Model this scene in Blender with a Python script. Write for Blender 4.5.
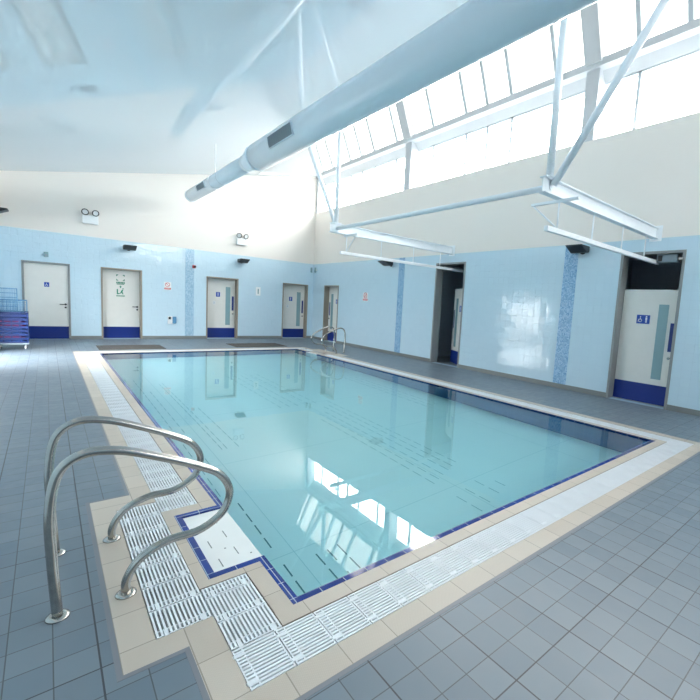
import bpy, bmesh, math, random
from mathutils import Vector, Matrix

random.seed(4)
SC = bpy.context.scene
COL = SC.collection
for o in list(bpy.data.objects):
    bpy.data.objects.remove(o)

# ------------------------------------------------------------------ camera
cam_data = bpy.data.cameras.new('camera')
cam = bpy.data.objects.new('camera', cam_data)
COL.objects.link(cam)
cam_data.sensor_fit = 'HORIZONTAL'
cam_data.sensor_width = 36.0
cam_data.lens = 36.0 * 415.02 / 700.0
cam_data.shift_x = -(403.92 - 350.0) / 700.0
cam_data.shift_y = (349.08 - 350.0) / 700.0
cam_data.clip_start = 0.05
cam_data.clip_end = 200
CR = Vector((0.759261, -0.64802116, 0.05992758))
CU = Vector((0.02103229, 0.11647053, 0.99297143))
CF = Vector((0.6504463, 0.75266406, -0.1020609))
M = Matrix.Identity(4)
for i in range(3):
    M[i][0] = CR[i]; M[i][1] = CU[i]; M[i][2] = -CF[i]
M[0][3], M[1][3], M[2][3] = -0.92684, -1.81829, 1.55369
cam.matrix_world = M
SC.camera = cam

# ------------------------------------------------------------------ light and exposure
vs = SC.view_settings
vs.view_transform = 'Standard'
vs.look = 'None'
vs.gamma = 1.0
vs.exposure = 1.15
vs.use_curve_mapping = False
SC.cycles.max_bounces = 14
SC.cycles.diffuse_bounces = 7
SC.cycles.glossy_bounces = 6
SC.cycles.transmission_bounces = 10
SC.cycles.transparent_max_bounces = 12
SC.cycles.caustics_refractive = True
SC.cycles.caustics_reflective = False
SC.cycles.blur_glossy = 0.0
SC.cycles.sample_clamp_indirect = 12.0

world = bpy.data.worlds.new('overcast_sky')
SC.world = world
world.use_nodes = True
bg = world.node_tree.nodes['Background']
wt = world.node_tree
geo = wt.nodes.new('ShaderNodeNewGeometry')
sepw = wt.nodes.new('ShaderNodeSeparateXYZ')
tcw = wt.nodes.new('ShaderNodeTexCoord')
wt.links.new(tcw.outputs['Generated'], sepw.inputs[0])
rmp = wt.nodes.new('ShaderNodeValToRGB')          # overcast sky above, much darker ground below
rmp.color_ramp.elements[0].position = .47
rmp.color_ramp.elements[0].color = (0.16, 0.16, 0.15, 1)
rmp.color_ramp.elements[1].position = .53
rmp.color_ramp.elements[1].color = (1.0, 0.968, 0.935, 1)
mp = wt.nodes.new('ShaderNodeMath'); mp.operation = 'MULTIPLY_ADD'
mp.inputs[1].default_value = .5; mp.inputs[2].default_value = .5
wt.links.new(sepw.outputs[2], mp.inputs[0]); wt.links.new(mp.outputs[0], rmp.inputs[0]); wt.links.new(rmp.outputs[0], bg.inputs[0])
bg.inputs[1].default_value = 13.0

def portal(name, loc, size, direction):
    l = bpy.data.lights.new(name, 'AREA')
    l.shape = 'RECTANGLE'
    l.size, l.size_y = size
    l.cycles.is_portal = True
    o = bpy.data.objects.new(name, l)
    o.location = loc
    d = Vector(direction).normalized()
    z = -d
    x = Vector((0, 1, 0)) if abs(d.y) < .9 else Vector((1, 0, 0))
    x = (x - z * x.dot(z)).normalized()
    y = z.cross(x)
    m = Matrix((x, y, z)).transposed().to_4x4()
    m.translation = Vector(loc)
    o.matrix_world = m
    COL.objects.link(o)
    return o

W, L = 5.10, 10.36            # pool opening
XR, YB = 7.44, 13.84          # right wall, back wall
XL, YF = -1.91, -6.00         # left wall, wall behind the camera
HB = 3.045                    # top of the blue wall tiles
ZS, ZH = 5.09, 6.27           # clerestory sill and head
XW = 7.75                     # clerestory glazing plane
def ceil_z(x): return 4.87 + 0.224 * x
XC = 4.95                     # edge of ceiling at roof light

portal('window_daylight', (XW + .08, (YB + YF) / 2, (ZS + ZH) / 2), (YB - YF, ZH - ZS), (-1, 0, 0))
portal('rooflight_daylight', (7.34, (YB + YF) / 2, 7.27), (YB - YF, 1.52), (-2.3, 0, -1))
FW0, FW1 = 3.6, 7.2           # unseen window added behind the camera to brighten the room
portal('fill_window_portal', ((FW0 + FW1) / 2, YF - .25, 4.95), (1.1, FW1 - FW0), (0, 1, 0))
portal('garden_door_daylight', (XL - .25, 9.8, 1.12), (2.2, 2.2), (1, 0, 0))

# ------------------------------------------------------------------ materials
class NT:
    def __init__(self, name):
        self.m = bpy.data.materials.new(name)
        self.m.use_nodes = True
        self.t = self.m.node_tree
        self.b = self.t.nodes['Principled BSDF']
        self.out = self.t.nodes['Material Output']
    def n(self, typ, **kw):
        nd = self.t.nodes.new(typ)
        for k, v in kw.items(): setattr(nd, k, v)
        return nd
    def l(self, a, b): self.t.links.new(a, b)
    def math(self, op, a, b=None, c=None):
        nd = self.n('ShaderNodeMath', operation=op)
        for i, v in enumerate((a, b, c)):
            if v is None: continue
            if isinstance(v, (int, float)): nd.inputs[i].default_value = v
            else: self.l(v, nd.inputs[i])
        return nd.outputs[0]
    def mix(self, f, a, b):
        nd = self.n('ShaderNodeMix', data_type='RGBA')
        for sock, v in ((nd.inputs[0], f), (nd.inputs[6], a), (nd.inputs[7], b)):
            if isinstance(v, (int, float)): sock.default_value = v
            elif isinstance(v, tuple): sock.default_value = (*v[:3], 1)
            else: self.l(v, sock)
        return nd.outputs[2]
    def pos(self):
        s = self.n('ShaderNodeSeparateXYZ')
        self.l(self.n('ShaderNodeNewGeometry').outputs['Position'], s.inputs[0])
        return s.outputs
    def uv(self, name='UVMap'):
        s = self.n('ShaderNodeSeparateXYZ')
        u = self.n('ShaderNodeUVMap'); u.uv_map = name
        self.l(u.outputs[0], s.inputs[0])
        return s.outputs
    def combine(self, *a):
        c = self.n('ShaderNodeCombineXYZ')
        for i, v in enumerate(a):
            if isinstance(v, (int, float)): c.inputs[i].default_value = v
            else: self.l(v, c.inputs[i])
        return c.outputs[0]
    def line(self, coord, size, width, phase=0.0):
        """1 on a joint, else 0"""
        a = self.math('DIVIDE', self.math('SUBTRACT', coord, phase - width / 2), size)
        return self.math('LESS_THAN', self.math('FRACT', a), width / size)
    def cell(self, coord, size, phase=0.0):
        return self.math('FLOOR', self.math('DIVIDE', self.math('SUBTRACT', coord, phase), size))
    def rnd(self, *cells):
        w = self.n('ShaderNodeTexWhiteNoise', noise_dimensions='3D')
        self.l(self.combine(*(list(cells) + [0.0] * (3 - len(cells)))), w.inputs[0])
        return w.outputs[0]
    def noise(self, vec, scale, detail=3.0):
        nn = self.n('ShaderNodeTexNoise')
        nn.inputs['Scale'].default_value = scale
        nn.inputs['Detail'].default_value = detail
        if vec is not None: self.l(vec, nn.inputs['Vector'])
        return nn.outputs[0]
    def bump(self, h, strength=.3, dist=.002):
        b = self.n('ShaderNodeBump')
        b.inputs['Strength'].default_value = strength
        b.inputs['Distance'].default_value = dist
        self.l(h, b.inputs['Height'])
        self.l(b.outputs[0], self.b.inputs['Normal'])
    def base(self, v):
        if isinstance(v, tuple): self.b.inputs['Base Color'].default_value = (*v[:3], 1)
        else: self.l(v, self.b.inputs['Base Color'])
    def rough(self, v):
        if isinstance(v, (int, float)): self.b.inputs['Roughness'].default_value = v
        else: self.l(v, self.b.inputs['Roughness'])

def plain(name, col, rough=.5, metal=0.0, var=0.04, scale=6.0, bump=0.0):
    t = NT(name)
    g = t.n('ShaderNodeNewGeometry').outputs['Position']
    nz = t.noise(g, scale)
    lo = tuple(max(0, c * (1 - var)) for c in col); hi = tuple(min(1, c * (1 + var)) for c in col)
    t.base(t.mix(nz, lo, hi))
    t.rough(rough)
    t.b.inputs['Metallic'].default_value = metal
    if bump: t.bump(t.noise(g, 220.0), bump, .001)
    return t.m

def wall_material(name, ax):
    t = NT(name)
    p = t.pos()
    h, z = p[ax], p[2]
    tile = (0.56, 0.72, 0.82); grout = (0.50, 0.65, 0.75)
    r = t.rnd(t.cell(h, .15), t.cell(z, .15))
    tc = t.mix(t.math('MULTIPLY', r, .25), tile, (0.61, 0.77, 0.86))
    j = t.math('MAXIMUM', t.line(h, .15, .004), t.line(z, .15, .004))
    tc = t.mix(j, tc, grout)
    paint = t.mix(t.noise(t.n('ShaderNodeNewGeometry').outputs['Position'], .8), (0.80, 0.755, 0.705), (0.84, 0.795, 0.745))
    up = t.math('GREATER_THAN', z, HB)
    t.base(t.mix(up, tc, paint))
    rg = t.math('ADD', t.math('MULTIPLY', up, .45), t.math('ADD', .11, t.math('MULTIPLY', j, .3)))
    t.rough(rg)
    hgt = t.math('SUBTRACT', 1.0, t.math('MULTIPLY', j, t.math('SUBTRACT', 1.0, up)))
    # every tile sits at a very slightly different tilt
    fh = t.math('FRACT', t.math('DIVIDE', h, .15)); fz = t.math('FRACT', t.math('DIVIDE', z, .15))
    r1 = t.math('SUBTRACT', r, .5)
    r2 = t.math('SUBTRACT', t.rnd(t.cell(z, .15), t.cell(h, .15), 7.0), .5)
    tilt = t.math('ADD', t.math('MULTIPLY', fh, r1), t.math('MULTIPLY', fz, r2))
    wave = t.noise(t.n('ShaderNodeNewGeometry').outputs['Position'], 9.0, 1.0)
    tilt = t.math('MULTIPLY', t.math('ADD', tilt, t.math('MULTIPLY', wave, .8)), t.math('SUBTRACT', 1.0, up))
    t.bump(t.math('ADD', t.math('MULTIPLY', hgt, .15), tilt), 1.0, .0042)
    return t.m

def mosaic_material(name, ax, c0=(0.08, 0.25, 0.47), c1=(0.36, 0.57, 0.76)):
    t = NT(name)
    p = t.pos()
    h, z = p[ax], p[2]
    r = t.rnd(t.cell(h, .025), t.cell(z, .025))
    c = t.mix(r, c0, c1)
    j = t.math('MAXIMUM', t.line(h, .025, .003), t.line(z, .025, .003))
    t.base(t.mix(j, c, (0.45, 0.6, 0.72)))
    t.rough(.2)
    return t.m

def deck_material():
    t = NT('blue_grey_deck_tile')
    u = t.uv()
    r = t.rnd(t.cell(u[0], .15), t.cell(u[1], .15))
    g = t.n('ShaderNodeNewGeometry').outputs['Position']
    nz = t.noise(g, 3.0, 5.0)
    c = t.mix(r, (0.118, 0.165, 0.212), (0.155, 0.202, 0.248))
    c = t.mix(t.math('MULTIPLY', nz, .35), c, (0.19, 0.21, 0.225))
    j = t.math('MAXIMUM', t.line(u[0], .15, .0045), t.line(u[1], .15, .0045))
    c = t.mix(j, c, (0.065, 0.075, 0.085))
    jj = t.math('MAXIMUM', t.line(u[0], .45, .007), t.line(u[1], 1.05, .006))
    c = t.mix(jj, c, (0.035, 0.04, 0.05))
    t.base(c)
    t.rough(t.math('ADD', .30, t.math('MULTIPLY', t.noise(g, 14.0), .22)))
    t.b.inputs['Specular IOR Level'].default_value = .6
    t.bump(t.math('SUBTRACT', t.math('MULTIPLY', t.noise(g, 160.0), .25), j), .35, .0015)
    return t.m

def coping_material():
    t = NT('beige_ribbed_coping_tile')
    u = t.uv()
    r = t.rnd(t.cell(u[0], .25), t.cell(u[1], .25))
    c = t.mix(r, (0.49, 0.425, 0.36), (0.55, 0.48, 0.41))
    d = t.math('FRACT', t.math('DIVIDE', t.math('ADD', u[0], u[1]), .011))
    d2 = t.math('FRACT', t.math('DIVIDE', t.math('SUBTRACT', u[0], u[1]), .011))
    stud = t.math('MULTIPLY', t.math('GREATER_THAN', d, .45), t.math('GREATER_THAN', d2, .45))
    c = t.mix(t.math('MULTIPLY', stud, .35), c, (0.62, 0.55, 0.45))
    j = t.math('MAXIMUM', t.line(u[0], .25, .005), t.line(u[1], .25, .005))
    c = t.mix(j, c, (0.30, 0.26, 0.215))
    t.base(c)
    t.rough(.42)
    t.bump(t.math('SUBTRACT', t.math('MULTIPLY', stud, .4), j), .3, .001)
    return t.m

def navy_tile_material(name='navy_pool_tile', s=.15, col=(0.007, 0.030, 0.20), col2=(0.010, 0.042, 0.26), joint=(0.42, 0.50, 0.60)):
    t = NT(name)
    p = t.pos()
    r = t.rnd(t.cell(p[0], s, .02), t.cell(p[1], s, .04), t.cell(p[2], s))
    c = t.mix(r, col, col2)
    j = t.math('MAXIMUM', t.math('MAXIMUM', t.line(p[0], s, .004, .02), t.line(p[1], s, .004, .04)), t.line(p[2], s, .004, -.06))
    t.base(t.mix(j, c, joint))
    t.rough(.06)
    return t.m

def pool_floor_material():
    t = NT('pale_pool_floor')
    p = t.pos()
    nz = t.noise(t.n('ShaderNodeNewGeometry').outputs['Position'], 1.2, 2.0)
    c = t.mix(nz, (0.70, 0.86, 0.88), (0.76, 0.90, 0.91))
    j = t.math('MAXIMUM', t.line(p[0], 1.9, .007, .54), t.line(p[1], 1.8, .007, 1.08))
    t.base(t.mix(j, c, (0.50, 0.70, 0.73)))
    t.rough(.5)
    return t.m

def water_material():
    t = NT('clear_pool_water')
    t.t.nodes.remove(t.b)
    g = t.n('ShaderNodeBsdfGlass')
    g.inputs['Roughness'].default_value = 0.0
    g.inputs['IOR'].default_value = 1.333
    g.inputs['Color'].default_value = (1, 1, 1, 1)
    b = t.n('ShaderNodeBump')
    b.inputs['Strength'].default_value = .05
    b.inputs['Distance'].default_value = .01
    t.l(t.noise(t.n('ShaderNodeNewGeometry').outputs['Position'], 2.2, 1.0), b.inputs['Height'])
    t.l(b.outputs[0], g.inputs['Normal'])
    t.l(g.outputs[0], t.out.inputs['Surface'])
    a = t.n('ShaderNodeVolumeAbsorption')
    a.inputs['Color'].default_value = (0.40, 0.935, 1.0, 1)
    a.inputs['Density'].default_value = .45
    t.l(a.outputs[0], t.out.inputs['Volume'])
    return t.m

def pane_material(name='clear_window_glass', tint=(0.97, 0.99, 1.0)):
    t = NT(name)
    t.t.nodes.remove(t.b)
    tr = t.n('ShaderNodeBsdfTransparent'); tr.inputs[0].default_value = (*tint, 1)
    gl = t.n('ShaderNodeBsdfGlossy'); gl.inputs['Roughness'].default_value = .02
    fr = t.n('ShaderNodeLayerWeight'); fr.inputs[0].default_value = .5
    mx = t.n('ShaderNodeMixShader')
    t.l(t.math('ADD', .03, t.math('MULTIPLY', .5, t.math('POWER', fr.outputs[1], 5.0))), mx.inputs[0]); t.l(tr.outputs[0], mx.inputs[1]); t.l(gl.outputs[0], mx.inputs[2])
    t.l(mx.outputs[0], t.out.inputs['Surface'])
    return t.m

def ceiling_material():
    t = NT('glossy_white_ceiling_membrane')
    g = t.n('ShaderNodeNewGeometry').outputs['Position']
    t.base(t.mix(t.noise(g, .5), (0.73, 0.815, 0.875), (0.76, 0.84, 0.895)))
    t.rough(.02)
    t.b.inputs['IOR'].default_value = 2.1
    return t.m

def steel_material():
    t = NT('brushed_stainless_steel')
    g = t.n('ShaderNodeNewGeometry').outputs['Position']
    nz = t.noise(g, 30.0, 4.0)
    t.base(t.mix(nz, (0.40, 0.385, 0.36), (0.56, 0.54, 0.51)))
    t.b.inputs['Metallic'].default_value = 1.0
    t.rough(t.math('ADD', .16, t.math('MULTIPLY', nz, .12)))
    return t.m

def mat_material():
    t = NT('brown_grey_rubber_matting')
    p = t.pos()
    j = t.math('MAXIMUM', t.line(p[0], .03, .012), t.line(p[1], .03, .012))
    t.base(t.mix(j, (0.150, 0.135, 0.120), (0.06, 0.055, 0.05)))
    t.rough(.75)
    return t.m

M_WALLX = wall_material('pale_blue_tile_and_cream_paint', 0)
M_WALLY = wall_material('pale_blue_tile_and_cream_paint_side', 1)
M_MOSX = mosaic_material('blue_mosaic', 0, (0.22, 0.40, 0.56), (0.45, 0.64, 0.78))
M_MOSY = mosaic_material('blue_mosaic_side', 1, (0.10, 0.28, 0.52), (0.36, 0.57, 0.78))
M_DECK = deck_material()
M_COPE = coping_material()
M_NAVY = navy_tile_material()
M_POOLWALL = navy_tile_material('blue_submerged_tile', .15, (0.05, 0.17, 0.40), (0.06, 0.19, 0.43), (0.10, 0.24, 0.46))
M_POOLFLOOR = pool_floor_material()
M_WATER = water_material()
M_GLASS = pane_material()
M_ROOFGLASS = pane_material('tinted_roof_glazing', (0.48, 0.48, 0.465))
M_VISION = plain('grey_wired_vision_glass', (0.26, 0.40, 0.43), .12)
M_CEIL = ceiling_material()
M_STEEL = steel_material()
M_MAT = mat_material()
M_GRATE = plain('white_plastic_grating', (0.78, 0.81, 0.84), .38)
M_GUTTER = plain('dark_gutter_channel', (0.17, 0.17, 0.19), .6)
M_WHITE = plain('white_painted_steel', (0.86, 0.88, 0.90), .35)
M_BEAM = plain('pale_painted_steelwork', (0.84, 0.88, 0.91), .35)
M_MULL = plain('grey_blue_window_frame', (0.50, 0.56, 0.60), .4)
M_CREAMB = plain('pale_grey_plaster', (0.54, 0.57, 0.60), .6)
M_DUCT = plain('pale_blue_painted_duct', (0.76, 0.85, 0.92), .22, .0, .03, 1.5)
M_GRILLE = plain('grey_duct_grille', (0.27, 0.33, 0.37), .5)
M_FRAME = plain('taupe_door_lining', (0.30, 0.265, 0.22), .45)
M_FRAMEG = plain('grey_door_lining', (0.26, 0.275, 0.28), .45)
M_LEAF = plain('off_white_door_leaf', (0.76, 0.75, 0.71), .35)
M_KICK = plain('royal_blue_kick_plate', (0.003, 0.022, 0.19), .3)
M_SIGNB = plain('blue_sign', (0.015, 0.07, 0.38), .35)
M_SIGNG = plain('green_sign', (0.01, 0.22, 0.13), .4)
M_SIGNR = plain('red_sign', (0.62, 0.05, 0.06), .4)
M_SIGNW = plain('white_sign', (0.82, 0.84, 0.85), .4)
M_DARK = plain('charcoal_plastic', (0.012, 0.015, 0.02), .4)
M_BLACK = plain('black_metal', (0.02, 0.02, 0.022), .4)
M_SKIRT = plain('grey_cove_skirting_tile', (0.20, 0.215, 0.215), .4)
M_EDGE = plain('grey_edge_tile', (0.20, 0.21, 0.235), .45)
M_STEP = plain('white_step_tread', (0.78, 0.80, 0.79), .45)
M_SLOT = plain('dark_slot', (0.05, 0.19, 0.22), .6)
M_SLOT_FADED = plain('water_faded_slot', (0.20, 0.42, 0.46), .6)  # farther slots, colour paled to imitate fading through the water
M_STEPSLOT = plain('grey_step_slot', (0.16, 0.18, 0.18), .6)
M_BLUEP = plain('deep_blue_plastic', (0.004, 0.026, 0.15), .4)
M_BLUEP2 = plain('bright_blue_foam', (0.015, 0.09, 0.36), .5)
M_PINK = plain('magenta_foam', (0.26, 0.02, 0.14), .5)
M_LBLUE = plain('pale_blue_wire', (0.10, 0.26, 0.45), .4)
M_DIM = plain('unlit_corridor_wall', (0.46, 0.52, 0.58), .6)
M_DIMF = plain('corridor_floor_tile', (0.16, 0.18, 0.20), .4)

# ------------------------------------------------------------------ mesh helpers
class MB:
    def __init__(self):
        self.bm = bmesh.new()
        self.uvl = self.bm.loops.layers.uv.new('UVMap')
    def box(self, x0, x1, y0, y1, z0, z1, bevel=0.0, mi=0):
        vs_ = [self.bm.verts.new((x, y, z)) for x in (x0, x1) for y in (y0, y1) for z in (z0, z1)]
        f = [(0, 1, 3, 2), (4, 6, 7, 5), (0, 4, 5, 1), (2, 3, 7, 6), (0, 2, 6, 4), (1, 5, 7, 3)]
        fs = [self.bm.faces.new([vs_[i] for i in q]) for q in f]
        for q in fs: q.material_index = mi
        if bevel:
            es = list({e for q in fs for e in q.edges})
            r = bmesh.ops.bevel(self.bm, geom=es, offset=bevel, segments=2, affect='EDGES', profile=.6)
            for q in r['faces']: q.material_index = mi
        return self
    def obox(self, centre, size, rot, bevel=0.0, mi=0):
        """box with an orientation (Euler matrix)"""
        n0 = len(self.bm.verts)
        old = set(self.bm.verts)
        a, b, c = (s / 2 for s in size)
        self.box(-a, a, -b, b, -c, c, bevel, mi)
        new = [v for v in self.bm.verts if v not in old]
        m = Matrix.Translation(centre) @ rot.to_4x4()
        for v in new: v.co = m @ v.co
        return self
    def face(self, pts, mi=0):
        f = self.bm.faces.new([self.bm.verts.new(p) for p in pts]); f.material_index = mi
        return f
    def prism(self, pts, axis, a0, a1, mi=0):
        """extrude a 2D outline along an axis; pts are the other two coordinates in order"""
        def mk(p, a):
            return {0: (a, p[0], p[1]), 1: (p[0], a, p[1]), 2: (p[0], p[1], a)}[axis]
        A = [self.bm.verts.new(mk(p, a0)) for p in pts]
        B = [self.bm.verts.new(mk(p, a1)) for p in pts]
        n = len(pts)
        fs = [self.bm.faces.new(A), self.bm.faces.new(B[::-1])]
        for i in range(n):
            fs.append(self.bm.faces.new((A[i], B[i], B[(i + 1) % n], A[(i + 1) % n])))
        for f in fs: f.material_index = mi
        return self
    def tube(self, pts, r, seg=12, smooth=True, caps=True, mi=0):
        pts = [Vector(p) for p in pts]
        rs = r if isinstance(r, (list, tuple)) else [r] * len(pts)
        rings = []
        t0 = (pts[1] - pts[0]).normalized()
        up = Vector((0, 0, 1)) if abs(t0.z) < .9 else Vector((1, 0, 0))
        nrm = (up - t0 * up.dot(t0)).normalized()
        for i, p in enumerate(pts):
            if i == 0: t = pts[1] - pts[0]
            elif i == len(pts) - 1: t = pts[-1] - pts[-2]
            else: t = (pts[i + 1] - pts[i]).normalized() + (pts[i] - pts[i - 1]).normalized()
            t.normalize()
            nrm = (nrm - t * nrm.dot(t)).normalized()
            bn = t.cross(nrm)
            rings.append([self.bm.verts.new(p + (nrm * math.cos(2 * math.pi * k / seg) + bn * math.sin(2 * math.pi * k / seg)) * rs[i]) for k in range(seg)])
        for a, b in zip(rings, rings[1:]):
            for k in range(seg):
                f = self.bm.faces.new((a[k], a[(k + 1) % seg], b[(k + 1) % seg], b[k]))
                f.smooth = smooth; f.material_index = mi
        if caps:
            f = self.bm.faces.new(rings[0][::-1]); f.material_index = mi
            f = self.bm.faces.new(rings[-1]); f.material_index = mi
        return self
    def disc(self, c, r, h, axis=2, seg=24, mi=0):
        c = Vector(c); d = Vector((0, 0, 0)); d[axis] = h
        return self.tube([c, c + d], r, seg, True, True, mi)
    def deck_uv(self, fx, fy):
        for f in self.bm.faces:
            for lp in f.loops:
                lp[self.uvl].uv = (lp.vert.co.x - fx, lp.vert.co.y - fy)
        return self
    def build(self, name, mats, parent=None, loc=None):
        bmesh.ops.recalc_face_normals(self.bm, faces=self.bm.faces)
        me = bpy.data.meshes.new(name)
        base = Vector((0, 0, 0))
        if parent is not None: base = world_loc(parent)
        if loc is not None: base = Vector(loc)
        bmesh.ops.translate(self.bm, verts=self.bm.verts, vec=-base)
        self.bm.to_mesh(me); self.bm.free()
        for m in (mats if isinstance(mats, (list, tuple)) else [mats]): me.materials.append(m)
        o = bpy.data.objects.new(name, me)
        COL.objects.link(o)
        if parent is not None:
            o.parent = parent
            o.location = base - world_loc(parent)
        else:
            o.location = base
        return o

def world_loc(o):
    v = Vector(o.location)
    while o.parent is not None:
        o = o.parent
        v += Vector(o.location)
    return v

def tag(o, label=None, cat=None, group=None, kind=None):
    if label: o['label'] = label
    if cat: o['category'] = cat
    if group: o['group'] = group
    if kind: o['kind'] = kind
    return o

def empty(name, loc, label=None, cat=None, group=None, kind=None):
    o = bpy.data.objects.new(name, None)
    o.empty_display_size = .1
    o.location = loc
    COL.objects.link(o)
    return tag(o, label, cat, group, kind)

def structure(mb, name, mats, label=None, loc=None):
    return tag(mb.build(name, mats, None, loc), label, 'structure', None, 'structure')

def part(mb, name, mats, parent, label=None):
    o = mb.build(name, mats, parent)
    if label: o['label'] = label
    return o

def copy_thing(o, loc, label=None, group=None):
    r = o.copy(); COL.objects.link(r); r.location = loc
    if label: r['label'] = label
    if group: r['group'] = group
    for ch in o.children:
        c = ch.copy(); COL.objects.link(c); c.parent = r
        for g in ch.children:
            d = g.copy(); COL.objects.link(d); d.parent = c
    return r

def smooth_path(pts, n=6):
    P = [Vector(p) for p in pts]
    P = [2 * P[0] - P[1]] + P + [2 * P[-1] - P[-2]]
    out = []
    for i in range(1, len(P) - 2):
        a, b, c, d = P[i - 1:i + 3]
        for k in range(n):
            t = k / n
            out.append(.5 * ((2 * b) + (c - a) * t + (2 * a - 5 * b + 4 * c - d) * t * t + (3 * b - a - 3 * c + d) * t ** 3))
    out.append(P[-2])
    return out

# ------------------------------------------------------------------ the deck around the pool
O = .48
NB0, NB1 = .03, 1.79              # left bump of the coping around the steps
RB0, RB1 = 8.48, 10.24            # the same on the right hand side
def deck(rects, px, py):
    m = MB()
    for r in rects: m.box(*r, -.30, 0)
    m.deck_uv(px, py)
    return m
E_ = .022
structure(deck([(XL, XR, YF, -O - E_)], .1085, .0878), 'floor', M_DECK, 'blue grey tiled pool deck nearest the camera')
structure(deck([(XL, -.725 - E_, -O - E_, L + O + E_), (-.725 - E_, -O - E_, -O - E_, NB0 - E_), (-.725 - E_, -O - E_, NB1 + E_, L + O + E_)], .111, .1225),
          'floor', M_DECK, 'blue grey tiled deck along the left side of the pool')
structure(deck([(W + O + .245 + E_, XR, -O - E_, L + O + E_), (W + O + E_, W + O + .245 + E_, -O - E_, RB0 - E_), (W + O + E_, W + O + .245 + E_, RB1 + E_, L + O + E_)], .1085, .0878),
          'floor', M_DECK, 'grey tiled deck between the pool and the right wall')
structure(deck([(XL, XR, L + O + E_, YB)], .1085, .0878), 'floor', M_DECK, 'grey tiled deck along the back wall')

# thin grey edge tile round the beige coping
def edge_path():
    a, b = -O, W + O
    e = E_
    m = MB()
    z0, z1 = -.28, .001
    m.box(a - e, b + e, -O - e, -O, z0, z1)
    m.box(a - e, b + e, L + O, L + O + e, z0, z1)
    m.box(a - e, a, -O, NB0 - e, z0, z1); m.box(a - e, a, NB1 + e, L + O, z0, z1)
    m.box(-.725 - e, a, NB0 - e, NB0, z0, z1); m.box(-.725 - e, a, NB1, NB1 + e, z0, z1)
    m.box(-.725 - e, -.725, NB0, NB1, z0, z1)
    m.box(b, b + e, -O, RB0 - e, z0, z1); m.box(b, b + e, RB1 + e, L + O, z0, z1)
    m.box(b, b + .245 + e, RB0 - e, RB0, z0, z1); m.box(b, b + .245 + e, RB1, RB1 + e, z0, z1)
    m.box(b + .245, b + .245 + e, RB0, RB1, z0, z1)
    return m
structure(edge_path(), 'trim_1', M_EDGE, 'thin grey edging tile around the beige coping')

# beige coping: outer band, inner band, and the solid corner pieces of the bumps
GI, GO = .100, .345                # grating channel, measured out from the pool edge
NN0, NN1, NX = .445, 1.275, -.285  # step notch in the pool edge (left)
FN0, FN1 = 8.98, 9.75              # step notch in the pool edge (right)
def rect_sub(name, rects, px, py, lab):
    m = MB()
    for r in rects: m.box(*r, -.28, 0)
    m.deck_uv(px, py)
    structure(m, name, M_COPE, lab)
rect_sub('trim_2', [(-O, W + O, -O, -GO)], .05, -.23, 'outer beige coping tiles along the near end of the pool')
rect_sub('trim_3', [(-GI, W + GI, -GI, 0)], .05, -.10, 'inner beige coping tiles along the near end of the pool')
rect_sub('trim_4', [(-O, -GO, -GO, NB0), (-O, -GO, NB1, L + GO), (-.725, -.588, NB0, NB1), (-.588, -GO, NB0, .155), (-.588, -GO, 1.575, NB1)],
         -.725, .16, 'outer beige coping tiles along the left side with the widened part under the grab rails')
rect_sub('trim_5', [(-GI, 0, 0, NN0), (-GI, 0, NN1, L), (-GO, -GI, .39, NN0)][:2] + [(-GO + .0, NX, .39, 1.38), (NX, -GI, .39, NN0), (NX, -GI, NN1, 1.38)],
         -.10, .14, 'inner beige coping tiles along the left side and around the step')
rect_sub('trim_6', [(-O, W + O, L + GO, L + O), (-GI, W + GI, L, L + GI)], .05, L + .23, 'beige coping tiles along the far end of the pool')
rect_sub('trim_7', [(W + GO, W + O, -GO, L + GO), (W + O, W + O + .245, RB0, RB1), (W, W + GI, 0, FN0), (W, W + GI, FN1, L), (W + GI, W + GO, FN0 - .1, FN1 + .1)],
         W + GO, .02, 'beige coping tiles along the right side of the pool')

# gutter channel beneath the gratings
m = MB()
def channel(x0, x1, y0, y1): m.box(x0, x1, y0, y1, -.28, -.10)
channel(-GO, W + GO, -GO, -GI); channel(-GO, W + GO, L + GI, L + GO)
channel(-GO, -GI, -GI, .39); channel(-.585, -GO, .155, 1.57); channel(-GO, -GI, 1.38, L + GI)
channel(W + GI, W + GO, -GI, FN0 - .1); channel(W + GI, W + GO, FN1 + .1, L + GI)
structure(m, 'trim_8', M_GUTTER, 'dark drainage channel beneath the white gratings')

# ------------------------------------------------------------------ overflow gratings, 0.20 m modules
def grate_mesh(length=.2, width=.245, bars=13):
    """bars run along x; a comb joint near one end"""
    g = MB()
    t = -.022
    w = .0095
    gap = (width - .012 - bars * w) / (bars - 1)
    for i in range(bars):
        y = .006 + i * (w + gap)
        g.box(.003, length - .003, y, y + w, t, -.001)
    for x in (.003, .040, length - .010):
        g.box(x, x + .007, .004, width - .004, t, -.0025)
    for yy in (.030, width - .055):
        g.box(-.006, .046, yy, yy + .018, t, .0)
    return g
g1 = grate_mesh().build('overflow_grate', M_GRATE, None, (0, 0, 0))
gt = grate_mesh(); bmesh.ops.rotate(gt.bm, verts=gt.bm.verts, cent=(0, 0, 0), matrix=Matrix.Rotation(math.pi / 2, 3, 'Z'))
bmesh.ops.translate(gt.bm, verts=gt.bm.verts, vec=(.245, 0, 0))
g2 = gt.build('overflow_grate', M_GRATE, None, (0, 0, 0))
used = set()
def put(proto, x, y, label, group, sx=1.0):
    if proto.name in used:
        o = proto.copy(); COL.objects.link(o)
    else:
        o = proto; used.add(proto.name)
    o.location = (x, y, 0)
    tag(o, label, 'drain grate', group)
    return o
LN = 'white slotted plastic overflow grate in the row along the near end of the pool'
x = -GO
n_near = 29
step = (W + 2 * GO) / n_near
for i in range(n_near):
    put(g1, -GO + i * step, -GO, LN, 'overflow grates along the near end')
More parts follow.
